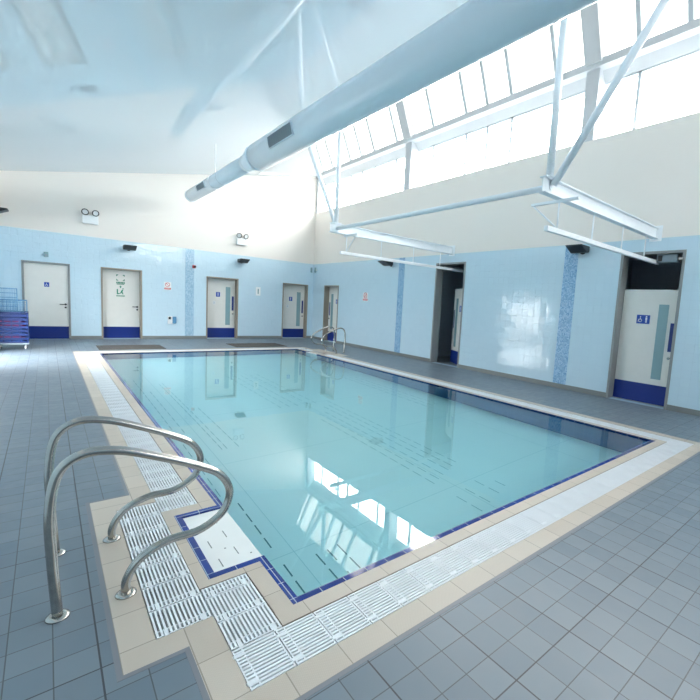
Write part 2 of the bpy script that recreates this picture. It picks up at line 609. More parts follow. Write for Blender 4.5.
for i in range(n_near):
    put(g1, -GO + i * step, L + GI, 'white slotted plastic overflow grate in the row along the far end of the pool', 'overflow grates along the far end')
g3b = grate_mesh(.088); bmesh.ops.rotate(g3b.bm, verts=g3b.bm.verts, cent=(0, 0, 0), matrix=Matrix.Rotation(math.pi / 2, 3, 'Z'))
bmesh.ops.translate(g3b.bm, verts=g3b.bm.verts, vec=(.245, 0, 0))
g3 = g3b.build('overflow_grate', M_GRATE, None, (0, 0, 0))
put(g3, -GO, .30, 'narrow end piece of white overflow grate below the white step', None) 
for i in range(2):
    put(g2, -GO, -.10 + i * .2, 'white slotted plastic overflow grate of the short pair between the step and the near corner', 'overflow grates between step and near corner')
for i in range(7):
    put(g2, -.588, .158 + i * .2017, 'white slotted plastic overflow grate beside the feet of the near grab rails', 'overflow grates beside the grab rails')
nl = 45
sl = (L + GI - 1.385) / nl
for i in range(nl):
    put(g2, -GO, 1.385 + i * sl, 'white slotted plastic overflow grate in the row along the left side of the pool', 'overflow grates along the left side')
nr = 45
for i in range(44):
    put(g2, W + GI, -GI + i * .2042, 'white slotted plastic overflow grate in the row along the right side of the pool', 'overflow grates along the right side')
put(g2, W + GI, 9.87, 'white slotted plastic overflow grate in the far right corner, behind the far grab rails', 'overflow grates in the far right corner')
put(g2, W + GI, 10.10, 'white slotted plastic overflow grate in the far right corner, behind the far grab rails', 'overflow grates in the far right corner')

# ------------------------------------------------------------------ the pool
D = -.88
BT = .042
m = MB()
m.box(-.1, W + .1, -.1, L + .1, D - .1, D)
for (x0, x1) in [(.41, 0), (.67, 0), (.77, 0), (.87, 0)]:
    pass
def slot(x, y, ln=.15):
    w = .0055 if y < 2 and x < 1 else .004
    m.box(x - w, x + w, y, y + ln, D, D + .0015, 0, 1 if y < 2 and x < 1 else 2)
def row(x, y0, y1, pitch=.205, ln=.15):
    y = y0
    while y + ln < y1:
        slot(x, y, ln); y += pitch
row(.41, .63, 1.0); row(.41, 1.22, 2.2, .21); row(.67, .60, 1.0); row(.77, .50, 1.0, .30); row(.87, .62, 1.0, .19)
row(.31, 2.2, 7.6, .26, .17); row(.42, 2.4, 6.5, .28, .17); row(.66, 3.3, 7.2, .24, .17); row(.72, 3.3, 7.2, .26, .17); row(.86, 3.3, 5.2, .24, .17)
for i, xx in enumerate((2.28, 2.40, 2.52, 2.66, 2.78, 2.90)):
    row(xx, 1.24 + .05 * i, 3.9 + .15 * i, .215, .15)
for i, xx in enumerate((2.28, 2.48, 2.71, 2.90)):
    row(xx, .57 + .06 * i, 1.05, .2, .14)
for i, xx in enumerate((4.3, 4.45, 4.6)):
    row(xx, 3.5, 6.4, .22, .15)
for i, xx in enumerate((2.0, 2.15, 2.3, 2.5, 2.65)):
    row(xx, 4.6, 7.4, .26, .17)
pf = structure(m, 'floor', [M_POOLFLOOR, M_SLOT, M_SLOT_FADED], 'pale slotted pool floor seen through the water')
m = MB()
z1 = -.003
m.box(-.04, BT, 0, NN0 - BT * 0, D, z1); m.box(-.04, BT, NN1, L, D, z1)
m.box(W - BT, W + .0, 0, FN0, D, z1); m.box(W - BT, W, FN1, L, D, z1)
m.box(BT, W - BT, 0, BT, D, z1); m.box(BT, W - BT, L - BT, L, D, z1)
structure(m, 'wall_pool', [M_POOLWALL], 'blue tiled pool sides under the water')
m = MB()
zz = 0.0008
m.box(0, BT, 0, NN0, -.05, zz); m.box(0, BT, NN1, L, -.05, zz)
m.box(NX, NX + BT, NN0, NN1, -.05, zz)
m.box(NX + BT, BT, NN0, NN0 + BT, -.05, zz); m.box(NX + BT, BT, NN1 - BT, NN1, -.05, zz)
m.box(W - BT, W, 0, FN0, -.05, zz); m.box(W - BT, W, FN1, L, -.05, zz)
m.box(W + .285 - BT, W + .285, FN0, FN1, -.05, zz)
m.box(W - BT, W + .285 - BT, FN0, FN0 + BT, -.05, zz); m.box(W - BT, W + .285 - BT, FN1 - BT, FN1, -.05, zz)
m.box(BT, W - BT, 0, BT, -.05, zz); m.box(BT, W - BT, L - BT, L, -.05, zz)
structure(m, 'trim_9', M_NAVY, 'navy tile line at the water edge')

def pool_step(x0, x1, y0, y1, sgn, lab):
    t = MB()
    t.box(x0, x1, y0, y1, D, -.012, .004)
    o = t.build('pool_step', M_STEP, None, ((x0 + x1) / 2, (y0 + y1) / 2, D))
    tag(o, lab, 'step')
    for (fx, fy) in ((.22, .12), (.22, .42), (.22, .72), (.62, .22), (.62, .52), (.62, .80)):
        cx = x0 + (x1 - x0) * fx; cy = y0 + (y1 - y0) * fy
        s = MB(); s.box(cx - .003, cx + .003, cy - .045, cy + .045, -.0125, -.0112); part(s, 'drain_slot', M_STEPSLOT, o, 'dark slot in the white tread')
    for (fx, fy) in ((.45, .30), (.85, .12)):
        cx = x0 + (x1 - x0) * fx; cy = y0 + (y1 - y0) * fy
        s = MB(); s.disc((cx, cy, -.0125), .006, .0013); part(s, 'drain_hole', M_STEPSLOT, o, 'small dark hole in the white tread')
pool_step(NX + BT, BT - .002, NN0 + BT, NN1 - BT, 1, 'white slotted top step set into the pool edge under the near grab rails')
pool_step(W - BT + .002, W + .285 - BT, FN0 + BT, FN1 - BT, -1, 'white slotted top step set into the far right pool edge under the far grab rails')

m = MB()
WL = -.014
m.box(BT - .001, W - BT + .001, BT - .001, L - BT + .001, D - .001, WL)
water = m.build('pool_water', M_WATER, None, (W / 2, L / 2, WL))
tag(water, 'clear still turquoise water filling the pool', 'water', None, 'stuff')
# ------------------------------------------------------------------ walls
TH = .20
def wall_boxes(m, axis, plane, out, a0, a1, z1, openings):
    """axis: running axis; out: direction (+1/-1) of the thickness; openings (a, b, z0, z1)"""
    def bx(s, e, zz0, zz1):
        if e - s < 1e-5 or zz1 - zz0 < 1e-5: return
        p0, p1 = sorted((plane, plane + out * TH))
        if axis == 0: m.box(s, e, p0, p1, zz0, zz1)
        else: m.box(p0, p1, s, e, zz0, zz1)
    cur = a0
    for (s, e, zo0, zo1) in sorted(openings):
        bx(cur, s, -.3, z1)
        bx(s, e, -.3, zo0); bx(s, e, zo1, z1)
        cur = e
    bx(cur, a1, -.3, z1)

HD = 2.193
back_doors = [(-1.447, -.403), (.324, 1.394), (3.317, 4.413), (6.123, 7.215)]
m = MB()
wall_boxes(m, 0, YB, 1, XL - TH, XR, 4.3, [(a, b, 0, HD) for a, b in back_doors])
m.prism([(XL - TH, 4.3), (XR, 4.3), (XR, ceil_z(XR)), (XL - TH, ceil_z(XL - TH))], 1, YB, YB + TH)
structure(m, 'wall_back', M_WALLX, 'back wall, pale blue tiles below cream paint')

HD2 = 2.815
right_doors = [(11.824, 12.897, 0, HD), (5.580, 6.678, 0, HD2), (.598, 1.668, 0, HD2)]
m = MB()
wall_boxes(m, 1, XR, 1, YF, YB + TH, 3.6, right_doors)
m.box(XR, XR + .45, YF, YB + TH, 3.6, ZS)
structure(m, 'wall_right', M_WALLY, 'right wall, pale blue tiles below cream paint')

m = MB()
wall_boxes(m, 1, XL, -1, YF, YB, ceil_z(XL), [(8.7, 10.9, 0, 2.24)])
structure(m, 'wall_left', M_WALLY, 'left wall with the glazed garden doors')
m = MB()
m.box(XL, FW0, YF - TH, YF, -.3, 4.3)
m.prism([(XL - TH, 4.3), (FW0, 4.3), (FW0, ceil_z(FW0)), (XL - TH, ceil_z(XL - TH))], 1, YF - TH, YF)
m.box(FW0, FW1, YF - TH, YF, -.3, 4.4)
m.prism([(FW0, 5.5), (FW1, 5.5), (FW1, ceil_z(FW1)), (FW0, ceil_z(FW0))], 1, YF - TH, YF)
m.box(FW1, XR, YF - TH, YF, -.3, ceil_z(XR))
structure(m, 'wall_front', M_WALLX, 'wall behind the camera')

# skirting
def skirt(name, axis, plane, out, a0, a1, gaps):
    m = MB()
    cur = a0
    for s, e in sorted(gaps) + [(a1, a1)]:
        if s - cur > .01:
            if axis == 0: m.box(cur, s, min(plane, plane + out * .012), max(plane, plane + out * .012), 0, .10)
            else: m.box(min(plane, plane + out * .012), max(plane, plane + out * .012), cur, s, 0, .10)
        cur = e
    structure(m, name, M_SKIRT, 'grey cove skirting tile')
skirt('baseboard_back', 0, YB, -1, XL, XR, back_doors)
skirt('baseboard_right', 1, XR, -1, YF, YB, [(a, b) for a, b, _, _ in right_doors])
skirt('baseboard_left', 1, XL, 1, YF, YB, [(8.7, 10.9)])

# mosaic strips
def strip(name, axis, a, b, mat, lab):
    m = MB()
    if axis == 0: m.box(a, b, YB - .006, YB + .01, .10, HB)
    else: m.box(XR - .006, XR + .01, a, b, .10, HB)
    structure(m, name, mat, lab)
strip('trim_10', 0, 2.642, 2.916, M_MOSX, 'vertical blue mosaic strip on the back wall')
strip('trim_11', 1, 8.050, 8.332, M_MOSY, 'vertical blue mosaic strip on the right wall nearer the back')
strip('trim_12', 1, 2.530, 2.822, M_MOSY, 'vertical blue mosaic strip on the right wall nearer the camera')

# ceiling
m = MB()
m.prism([(XL - TH, ceil_z(XL - TH)), (XC, ceil_z(XC)), (XC, ceil_z(XC) + .12), (XL - TH, ceil_z(XL - TH) + .12)], 1, YF - TH, YB + TH)
m.prism([(XC, ceil_z(XC)), (XR + .02, ceil_z(XR + .02)), (XR + .02, ceil_z(XR) + .12), (XC, ceil_z(XC) + .12)], 1, 13.62, YB + TH)
structure(m, 'ceiling', M_CEIL, 'glossy pale sloping ceiling')

# roof light above the right hand side
ZT = 7.95
XT = 7.30 - (ZT - 6.6) / 2.3
m = MB()
m.box(XC - .12, XC, YF - TH, 13.66, ceil_z(XC) + .1, ZT)
m.box(XC - .12, XT + .3, YF - TH, 13.66, ZT, ZT + .1)
m.prism([(XC, ceil_z(XC) + .1), (7.5, 6.52), (7.5, 6.6), (XT + .2, ZT), (XC, ZT)], 1, 13.60, 13.66)
m.prism([(XC, ceil_z(XC) + .1), (7.5, 6.52), (7.5, 6.6), (XT + .2, ZT), (XC, ZT)], 1, YF - TH, -3.06)
structure(m, 'ceiling', M_CREAMB, 'white upstand and top of the roof light')

# beam between clerestory and roof light
m = MB()
m.prism([(7.38, 6.46), (7.38, 6.60), (7.46, 6.62), (7.95, 6.62), (7.95, ZH), (7.70, ZH), (7.55, 6.44)], 1, YF, YB)
structure(m, 'trim_13', M_CREAMB, 'white beam above the clerestory windows')

bays = [(8.40, 13.72), (2.64, 8.07), (-3.0, 2.47)]
cols = [(8.07, 8.40), (2.47, 2.73), (-3.30, -3.0)]
for a, b in cols:
    m = MB()
    m.box(XR, XR + .36, a, a + .27, ZS - .001, 6.5)
    structure(m, 'trim_14', M_CREAMB, 'white column between clerestory windows')
for a, b in cols:
    m = MB()
    # rafter following the inclined glazing
    n = Vector((2.3, 0, 1)).normalized()
    dx, dz = n.x, n.z
    q = [(7.33, 6.53), (XT, ZT), (XT + .26, ZT), (7.59, 6.53)]
    m.prism(q, 1, a - .06, a + .27)
    structure(m, 'trim_15', M_CREAMB, 'white rafter across the inclined roof glazing')

def window(name, y0, y1, ys, lab):
    ys = sorted(ys)
    w = empty(name, (XW, (y0 + y1) / 2, ZS), lab, 'window', None, 'structure')
    m = MB()
    f = .035
    m.box(XW - .03, XW + .03, y0, y0 + f, ZS, ZH); m.box(XW - .03, XW + .03, y1 - f, y1, ZS, ZH)
    m.box(XW - .03, XW + .03, y0, y1, ZS, ZS + .03); m.box(XW - .03, XW + .03, y0, y1, ZH - .03, ZH)
    for y in ys: m.box(XW - .03, XW + .03, y - .03, y + .03, ZS, ZH)
    part(m, 'window_frame', M_MULL, w)
    e = [y0] + ys + [y1]
    for a, b in zip(e, e[1:]):
        m = MB(); m.box(XW + .0, XW + .006, a + .02, b - .02, ZS + .03, ZH - .03)
        part(m, 'pane', M_GLASS, w)
mul2 = [7.40, 6.15, 5.44, 4.70, 3.50]
window('window_1', 8.34, 13.75, [13.0, 11.75, 11.04, 10.28, 9.11], 'far clerestory window band')
window('window_2', 2.80, 8.13, mul2, 'middle clerestory window band')
window('window_3', -3.0, 2.54, [1.82, .55, -.16, -.9, -2.1], 'clerestory window band nearest the camera')

def rooflight(name, y0, y1, ys, lab):
    ys = sorted(-1.818 + (y + 1.818) * 1.022 for y in ys)
    w = empty(name, (7.48, (y0 + y1) / 2, 6.6), lab, 'window', None, 'structure')
    dx, dz = .917, .399
    def strip_(m, a, b, off, th, z0=6.6, z1=ZT):
        x0 = 7.48 - (z0 - 6.6) / 2.3; x1 = 7.48 - (z1 - 6.6) / 2.3
        m.prism([(x0 + off * dx, z0 + off * dz), (x1 + off * dx, z1 + off * dz), (x1 + (off + th) * dx, z1 + (off + th) * dz), (x0 + (off + th) * dx, z0 + (off + th) * dz)], 1, a, b)
    m = MB()
    for y in ys: strip_(m, y - .042, y + .042, -.05, .09)
    part(m, 'glazing_bar', M_MULL, w)
    e = [y0] + ys + [y1]
    for a, b in zip(e, e[1:]):
        m = MB(); strip_(m, a, b, .0, .008)
        part(m, 'pane', M_ROOFGLASS, w)
rooflight('window_4', 8.34, 13.60, [13.0, 12.3, 11.1, 10.43, 9.70, 8.54], 'far inclined roof light')
rooflight('window_5', 2.74, 8.01, [6.96, 5.77, 5.1, 4.41, 3.3], 'middle inclined roof light')
rooflight('window_6', -3.06, 2.41, [1.69, .9, -.2, -1.2, -2.2], 'inclined roof light nearest the camera')

# clerestory end pieces of wall beyond the recess
m = MB()
m.box(XR, XR + .36, 13.70, YB + TH, ZS, 6.6)
m.box(XR, XR + .36, YF - TH, -3.0, ZS, 6.6)
structure(m, 'trim_16', M_CREAMB, 'white reveal at the ends of the clerestory')

# glazed garden doors in the left wall (out of the frame, mirrored in the right wall tiles)
d = empty('door_8', (XL, 9.8, 0), 'glazed garden doors in the left wall', 'door', None, 'structure')
m = MB()
for y in (8.7, 9.76, 10.84):
    m.box(XL - .12, XL - .06, y, y + .06, 0, 2.24)
for z in (0, .72, 1.45, 2.18):
    m.box(XL - .12, XL - .06, 8.7, 10.9, z, z + .06)
for y in (9.23, 10.3):
    m.box(XL - .11, XL - .07, y, y + .04, 0, 2.24)
part(m, 'door_frame', M_WHITE, d)
m = MB(); m.box(XL - .092, XL - .088, 8.74, 10.86, .05, 2.2); part(m, 'pane', M_GLASS, d)

d = empty('fill_window_7', ((FW0 + FW1) / 2, YF, 4.4), 'wide high unseen window added behind the camera for extra daylight', 'window', None, 'structure')  # added opening, only there to let in more light
m = MB()
for k in range(7):
    x = FW0 + (FW1 - FW0 - .06) * k / 6
    m.box(x, x + .06, YF - .14, YF - .08, 4.4, 5.5)
for z in (4.4, 5.44): m.box(FW0, FW1, YF - .14, YF - .08, z, z + .06)
part(m, 'window_frame', M_WHITE, d)
m = MB(); m.box(FW0 + .02, FW1 - .02, YF - .112, YF - .108, 4.42, 5.48); part(m, 'pane', M_GLASS, d)
# unseen panels added behind the closed doors to stop sky leaking in
m = MB()
m.box(XL - TH, XR + .5, YB + TH + .12, YB + TH + .2, -.3, 4.0)
m.box(XR + TH + .12, XR + TH + .2, 11.5, YB + TH + .2, -.3, 3.6)
m.box(XR + .01, XR + TH + .12, 11.3, 11.4, -.3, 3.6)
m.box(XR + TH + .0, XR + TH + .2, YB + .0, YB + TH + .2, -.3, 3.6)
m.box(XL - TH, XL - TH + .1, YB + TH, YB + TH + .2, -.3, 4.0)
structure(m, 'wall_light_block', M_DIM, 'unseen panels added behind the closed doors to block sky light')

# ------------------------------------------------------------------ doors
def to_wall(axis):
    """returns f(along, out, z) -> world; 'out' is measured into the wall"""
    if axis == 0: return lambda a, o, z: (a, YB + o, z)
    return lambda a, o, z: (XR + o, a, z)
def wbox(m, axis, a0, a1, o0, o1, z0, z1, bevel=0.0, mi=0):
    a0, a1 = min(a0, a1), max(a0, a1)
    if axis == 0: m.box(a0, a1, YB + o0, YB + o1, z0, z1, bevel, mi)
    else: m.box(XR + o0, XR + o1, a0, a1, z0, z1, bevel, mi)
    return m

def door(name, axis, a0, a1, h, rec, fmat, style, hand, lab, leaf_h=2.14):
    """hand: +1 handle at the larger coordinate"""
    d = empty(name, (*to_wall(axis)((a0 + a1) / 2, 0, 0),), lab, 'door', None, 'structure')
    m = MB()
    f = .045
    wbox(m, axis, a0, a0 + f, -.012, rec + .05, 0, h); wbox(m, axis, a1 - f, a1, -.012, rec + .05, 0, h)
    wbox(m, axis, a0 + f, a1 - f, -.012, rec + .05, h - f, h)
    part(m, 'door_frame', fmat, d)
    m = MB()
    l0, l1 = a0 + f + .004, a1 - f - .004
    lh = min(leaf_h, h - f - .004)
    wbox(m, axis, l0, l1, rec, rec + .044, .012, lh, .002)
    leaf = part(m, 'door_leaf', M_LEAF, d)
    m = MB(); wbox(m, axis, l0, l1, rec - .004, rec - .0002, .016, .375)
    part(m, 'kick_plate', M_KICK, leaf, 'royal blue kick plate')
    e = l1 if hand > 0 else l0           # handle edge
    s = -1 if hand > 0 else 1
    c = (l0 + l1) / 2
    if style in ('vision', 'visionwide'):
        m = MB(); wbox(m, axis, e + s * .17, e + s * .335, rec - .006, rec - .0002, .485, 1.87, .002)
        part(m, 'vision_panel', M_VISION, leaf, 'tall narrow glazed vision panel')
        m = MB(); wbox(m, axis, e + s * .045, e + s * .115, rec - .006, rec - .0002, 1.02, 1.54, .002)
        part(m, 'push_plate', M_KICK, leaf, 'blue push plate')
        m = MB()
        zz = .90
        p = to_wall(axis)
        m.tube([p(e + s * .08, rec - .001, zz), p(e + s * .08, rec - .03, zz)], .025, 12)
        part(m, 'lock', M_STEEL, leaf)
        # pictogram sign
        sc = e + s * (.60 if style == 'vision' else .58)
        w2 = .068 if style == 'vision' else .115
        m = MB(); wbox(m, axis, sc - w2, sc + w2, rec - .005, rec - .0002, 1.50, 1.665)
        sg = part(m, 'sign', M_SIGNB, leaf, 'small blue pictogram sign')
        m = MB()
        if style == 'vision':
            figure(m, axis, sc, rec, 1.583, .055)
        else:
            figure(m, axis, sc - .055, rec, 1.583, .055)
            wheelchair(m, axis, sc + .055, rec, 1.583, .05)
        part(m, 'pictogram', M_SIGNW, sg, 'white figures on the sign')
        if style == 'vision':
            m = MB(); wbox(m, axis, sc - .13 - .045, sc - .13 + .045, rec - .003, rec - .0002, 1.22, 1.34)
            part(m, 'notice', M_SIGNW, leaf)
            m = MB()
            for k in range(4): wbox(m, axis, sc - .13 - .03, sc - .13 + .03 - .012 * (k % 2), rec - .0038, rec - .0031, 1.245 + k * .022, 1.253 + k * .022)
            part(m, 'text_line', M_GRILLE, leaf)
    else:
        p = to_wall(axis)
        m = MB()
        hz = 1.02
        m.tube([p(e + s * .065, rec - .0002, hz), p(e + s * .065, rec - .012, hz)], .028, 14)
        m.tube([p(e + s * .065, rec - .01, hz), p(e + s * .065, rec - .05, hz), p(e + s * .075, rec - .055, hz), p(e + s * .20, rec - .055, hz)], .011, 10)
        m.tube([p(e + s * .065, rec - .0002, hz - .09), p(e + s * .065, rec - .012, hz - .09)], .026, 14)
        part(m, 'door_handle', M_DARK, leaf, 'dark lever handle with lock below')
        if style == 'sign':
            m = MB(); wbox(m, axis, c - .055, c + .055, rec - .005, rec - .0002, 1.50, 1.63)
            sg = part(m, 'sign', M_SIGNB, leaf, 'small blue accessible toilet sign')
            m = MB(); wheelchair(m, axis, c, rec, 1.563, .042)
            part(m, 'pictogram', M_SIGNW, sg, 'white wheelchair figure')
        if style == 'exit':
            m = MB()
            top = 2.02
            cc = c - .02
            for (da, dz) in ((-.08, -.04), (.08, -.04), (-.08, -.17), (.08, -.17)):
                # four arrow marks, each pointing to the corner
                sa = 1 if da > 0 else -1; sz = 1 if dz > -.1 else -1
                z = top + dz
                pts = [(cc + da + sa * .03, z + sz * .03), (cc + da + sa * .03, z - sz * .03), (cc + da - sa * .03, z + sz * .03)]
                if axis == 0: m.prism(pts, 1, YB + rec - .004, YB + rec - .0002)
            for k in range(6): wbox(m, axis, cc - .11 + k * .038, cc - .11 + k * .038 + .030, rec - .004, rec - .0002, top - .29, top - .235)
            for k in range(6): wbox(m, axis, cc - .095 + k * .033, cc - .095 + k * .033 + .022, rec - .004, rec - .0002, top - .325, top - .295)
            pts = [(cc - .035, top - .39), (cc, top - .35), (cc + .035, top - .39), (cc + .014, top - .39), (cc + .014, top - .425), (cc - .014, top - .425), (cc - .014, top - .39)]
            m.prism(pts, 1, YB + rec - .004, YB + rec - .0002)
            # running figure beside a doorway
            wbox(m, axis, cc - .10, cc - .068, rec - .004, rec - .0002, top - .62, top - .46)
            wbox(m, axis, cc - .085, cc - .03, rec - .004, rec - .0002, top - .62, top - .588)
            m.prism([(cc + .01, top - .52), (cc + .045, top - .47), (cc + .07, top - .48), (cc + .05, top - .54), (cc + .075, top - .62), (cc + .05, top - .62), (cc + .025, top - .57), (cc - .01, top - .61), (cc - .03, top - .60), (cc + .005, top - .55)], 1, YB + rec - .004, YB + rec - .0002)
            m.tube([(cc + .065, YB + rec - .0002, top - .445), (cc + .065, YB + rec - .004, top - .445)], .018, 12)
            for k in range(8): wbox(m, axis, cc - .11 + k * .028, cc - .11 + k * .028 + .018, rec - .004, rec - .0002, top - .695, top - .65)
            part(m, 'exit_notice', M_SIGNG, leaf, 'green exit notice with arrows and a running figure')
    return d, leaf

def figure(m, axis, c, rec, z, s):
    p = to_wall(axis)
    o0, o1 = rec - .0075, rec - .0052
    m.tube([p(c, o1, z + s * .95), p(c, o0, z + s * .95)], s * .24, 12)
    wbox(m, axis, c - s * .28, c + s * .28, o0, o1, z - .1 * s, z + s * .65)
    wbox(m, axis, c - s * .24, c - s * .05, o0, o1, z - s * 1.1, z - .1 * s)
    wbox(m, axis, c + s * .05, c + s * .24, o0, o1, z - s * 1.1, z - .1 * s)
def wheelchair(m, axis, c, rec, z, s):
    p = to_wall(axis)
    o0, o1 = rec - .0075, rec - .0052
    m.tube([p(c - s * .1, o1, z + s * .95), p(c - s * .1, o0, z + s * .95)], s * .2, 12)
    wbox(m, axis, c - s * .22, c + s * .02, o0, o1, z - s * .1, z + s * .65)
    wbox(m, axis, c - s * .22, c + s * .5, o0, o1, z - s * .15, z + s * .08)
    wbox(m, axis, c + s * .35, c + s * .52, o0, o1, z - s * .75, z)
    wbox(m, axis, c + s * .35, c + s * .8, o0, o1, z - s * .85, z - s * .68)
    R = s * .55
    pts = [p(c - s * .1 + R * math.cos(t), rec - .006, z - s * .45 + R * math.sin(t)) for t in [math.pi * (.45 + k * 1.35 / 12) for k in range(13)]]
    m.tube(pts, s * .09, 6)

door('door_1', 0, *back_doors[0], HD, .03, M_FRAMEG, 'sign', 1, 'white flush door with blue kick plate at the left end of the back wall')
door('door_2', 0, *back_doors[1], HD, .18, M_FRAME, 'exit', 1, 'white door with the green exit notice')
door('door_3', 0, *back_doors[2], HD, .20, M_FRAME, 'vision', 1, 'white door with tall vision panel in the middle of the back wall')
door('door_4', 0, *back_doors[3], HD, .20, M_FRAME, 'vision', 1, 'white door with tall vision panel at the right end of the back wall')
door('door_5', 1, 11.824, 12.897, HD, .20, M_FRAME, 'vision', 1, 'white door with vision panel at the far end of the right wall')
d7, leaf7 = door('door_7', 1, .598, 1.668, HD2, .20, M_FRAMEG, 'visionwide', -1, 'white door with vision panel below an open transom, nearest on the right wall')

# open door 6
d6 = empty('door_6', (XR, 6.13, 0), 'tall doorway with its white door standing ajar', 'door', None, 'structure')
m = MB()
f = .045
wbox(m, 1, 5.58, 5.58 + f, -.012, .21, 0, HD2); wbox(m, 1, 6.678 - f, 6.678, -.012, .25, 0, HD2); wbox(m, 1, 5.58 + f, 6.678 - f, -.012, .25, HD2 - f, HD2)
part(m, 'door_frame', M_FRAMEG, d6)
hx, hy = XR + .225, 5.63
ang = math.radians(26.6)
rot = Matrix.Rotation(-ang, 3, 'Z')
def leafbox(m, y0, y1, x0, x1, z0, z1, bevel=0.0):
    c = Vector(((x0 + x1) / 2, (y0 + y1) / 2, (z0 + z1) / 2))
    c2 = rot @ c + Vector((hx, hy, 0))
    m.obox(c2, (x1 - x0, y1 - y0, z1 - z0), rot, bevel)
m = MB(); leafbox(m, 0, .98, 0, .044, .012, 2.14, .002)
lf = part(m, 'door_leaf', M_LEAF, d6)
m = MB(); leafbox(m, 0, .98, -.005, -.0005, .016, .375); part(m, 'kick_plate', M_KICK, lf, 'royal blue kick plate')
m = MB(); leafbox(m, .655, .81, -.006, -.0005, .485, 1.87); part(m, 'vision_panel', M_VISION, lf, 'tall narrow glazed vision panel')
m = MB(); leafbox(m, .875, .935, -.006, -.0005, 1.02, 1.54); part(m, 'push_plate', M_KICK, lf, 'blue push plate')
m = MB(); leafbox(m, .30, .53, -.006, -.0005, 1.50, 1.665); sg = part(m, 'sign', M_SIGNB, lf, 'small blue pictogram sign')
m = MB()
for yc in (.36, .47):
    leafbox(m, yc - .018, yc + .018, -.008, -.0062, 1.56, 1.62); leafbox(m, yc - .014, yc - .003, -.008, -.0062, 1.52, 1.56); leafbox(m, yc + .003, yc + .014, -.008, -.0062, 1.52, 1.56); leafbox(m, yc - .011, yc + .011, -.008, -.0062, 1.63, 1.65)
part(m, 'pictogram', M_SIGNW, sg, 'white figures on the sign')

# corridors behind the tall openings
def corridor(y0, y1, depth, lab):
    m = MB()
    x0, x1 = XR + .20, XR + depth
    m.box(x0, x1, y0 - .1, y0, 0, 2.95); m.box(x0, x1, y1, y1 + .1, 0, 2.95)
    m.box(x1, x1 + .1, y0 - .1, y1 + .1, 0, 2.95); m.box(x0, x1 + .1, y0 - .1, y1 + .1, 2.95, 3.05)
    m.box(x0, x1, y0, y1, -.1, 0, 0, 1)
    structure(m, 'wall_corridor', [M_DIM, M_DIMF], lab)
corridor(5.2, 7.6, 2.4, 'dim corridor beyond the ajar door')
corridor(.3, 2.3, 2.2, 'dim room beyond the transom opening')

# ------------------------------------------------------------------ air duct
def duct_pt(y): return Vector((2.45, y, 4.372 + .0098 * y))
du = empty('air_duct', (2.45, 5, 4.40), 'long pale blue round air duct hanging below the sloping ceiling', 'air duct')
R1, R2 = .257, .172
m = MB()
ys = [YF + .01, -2, 1, 4, 7.02]
m.tube([duct_pt(y) for y in ys], R1, 48)
part(m, 'large_duct', M_DUCT, du)
m = MB()
m.tube([duct_pt(7.02), duct_pt(7.12), duct_pt(7.55), duct_pt(7.70)], [R1 + .004, R1 + .004, R2 + .004, R2 + .004], 48)
part(m, 'reducer', M_DUCT, du, 'tapered reducer')
m = MB()
m.tube([duct_pt(7.70), duct_pt(10), duct_pt(12.25)], R2, 40)
part(m, 'small_duct', M_DUCT, du)
m = MB(); m.tube([duct_pt(12.25), duct_pt(12.33)], R2 + .006, 40); part(m, 'end_cap', M_DUCT, du)
for y in (-1.2, 9.3):
    r = R1 if y < 7 else R2
    m = MB(); m.tube([duct_pt(y), duct_pt(y + .05)], r + .004, 48); part(m, 'joint_ring', M_DUCT, du)
for y, ln, hh in ((5.42, .92, .17), (10.66, .66, .13), (-.2, .92, .17)):
    r = R1 if y < 7 else R2
    c = duct_pt(y)
    a = math.radians(14)
    nrm = Vector((-math.cos(a), 0, -math.sin(a)))
    up = Vector((-math.sin(a), 0, math.cos(a)))
    rm = Matrix((nrm, Vector((0, 1, 0)), up)).transposed()
    m = MB(); m.obox(c + nrm * (r + .004), (.03, ln + .04, hh + .04), rm)
    g = part(m, 'grille_frame', M_DUCT, du)
    m = MB()
    m.obox(c + nrm * (r + .0195), (.002, ln, hh), rm)
    for k in range(9):
        m.obox(c + nrm * (r + .025) + up * (hh * (k / 8 - .5)), (.012, ln, .004), rm)
    for k in range(12):
        m.obox(c + nrm * (r + .023) + Vector((0, ln * (k / 11 - .5), 0)), (.008, .004, hh), rm)
    part(m, 'grille', M_GRILLE, g, 'grey slatted grille')
for y in (-1.5, 9.95):
    r = R1 if y < 7.3 else R2 + .005
    c = duct_pt(y)
    m = MB()
    m.tube([(c.x, y, c.z + r - .01), (c.x, y, ceil_z(c.x) - .003)], .008, 8)
    m.tube([(c.x + (r + .006) * math.cos(t), y, c.z + (r + .006) * math.sin(t)) for t in [2 * math.pi * k / 32 for k in range(33)]], .007, 6, True, False)
    part(m, 'hanger', M_WHITE, du, 'thin hanger rod with strap')

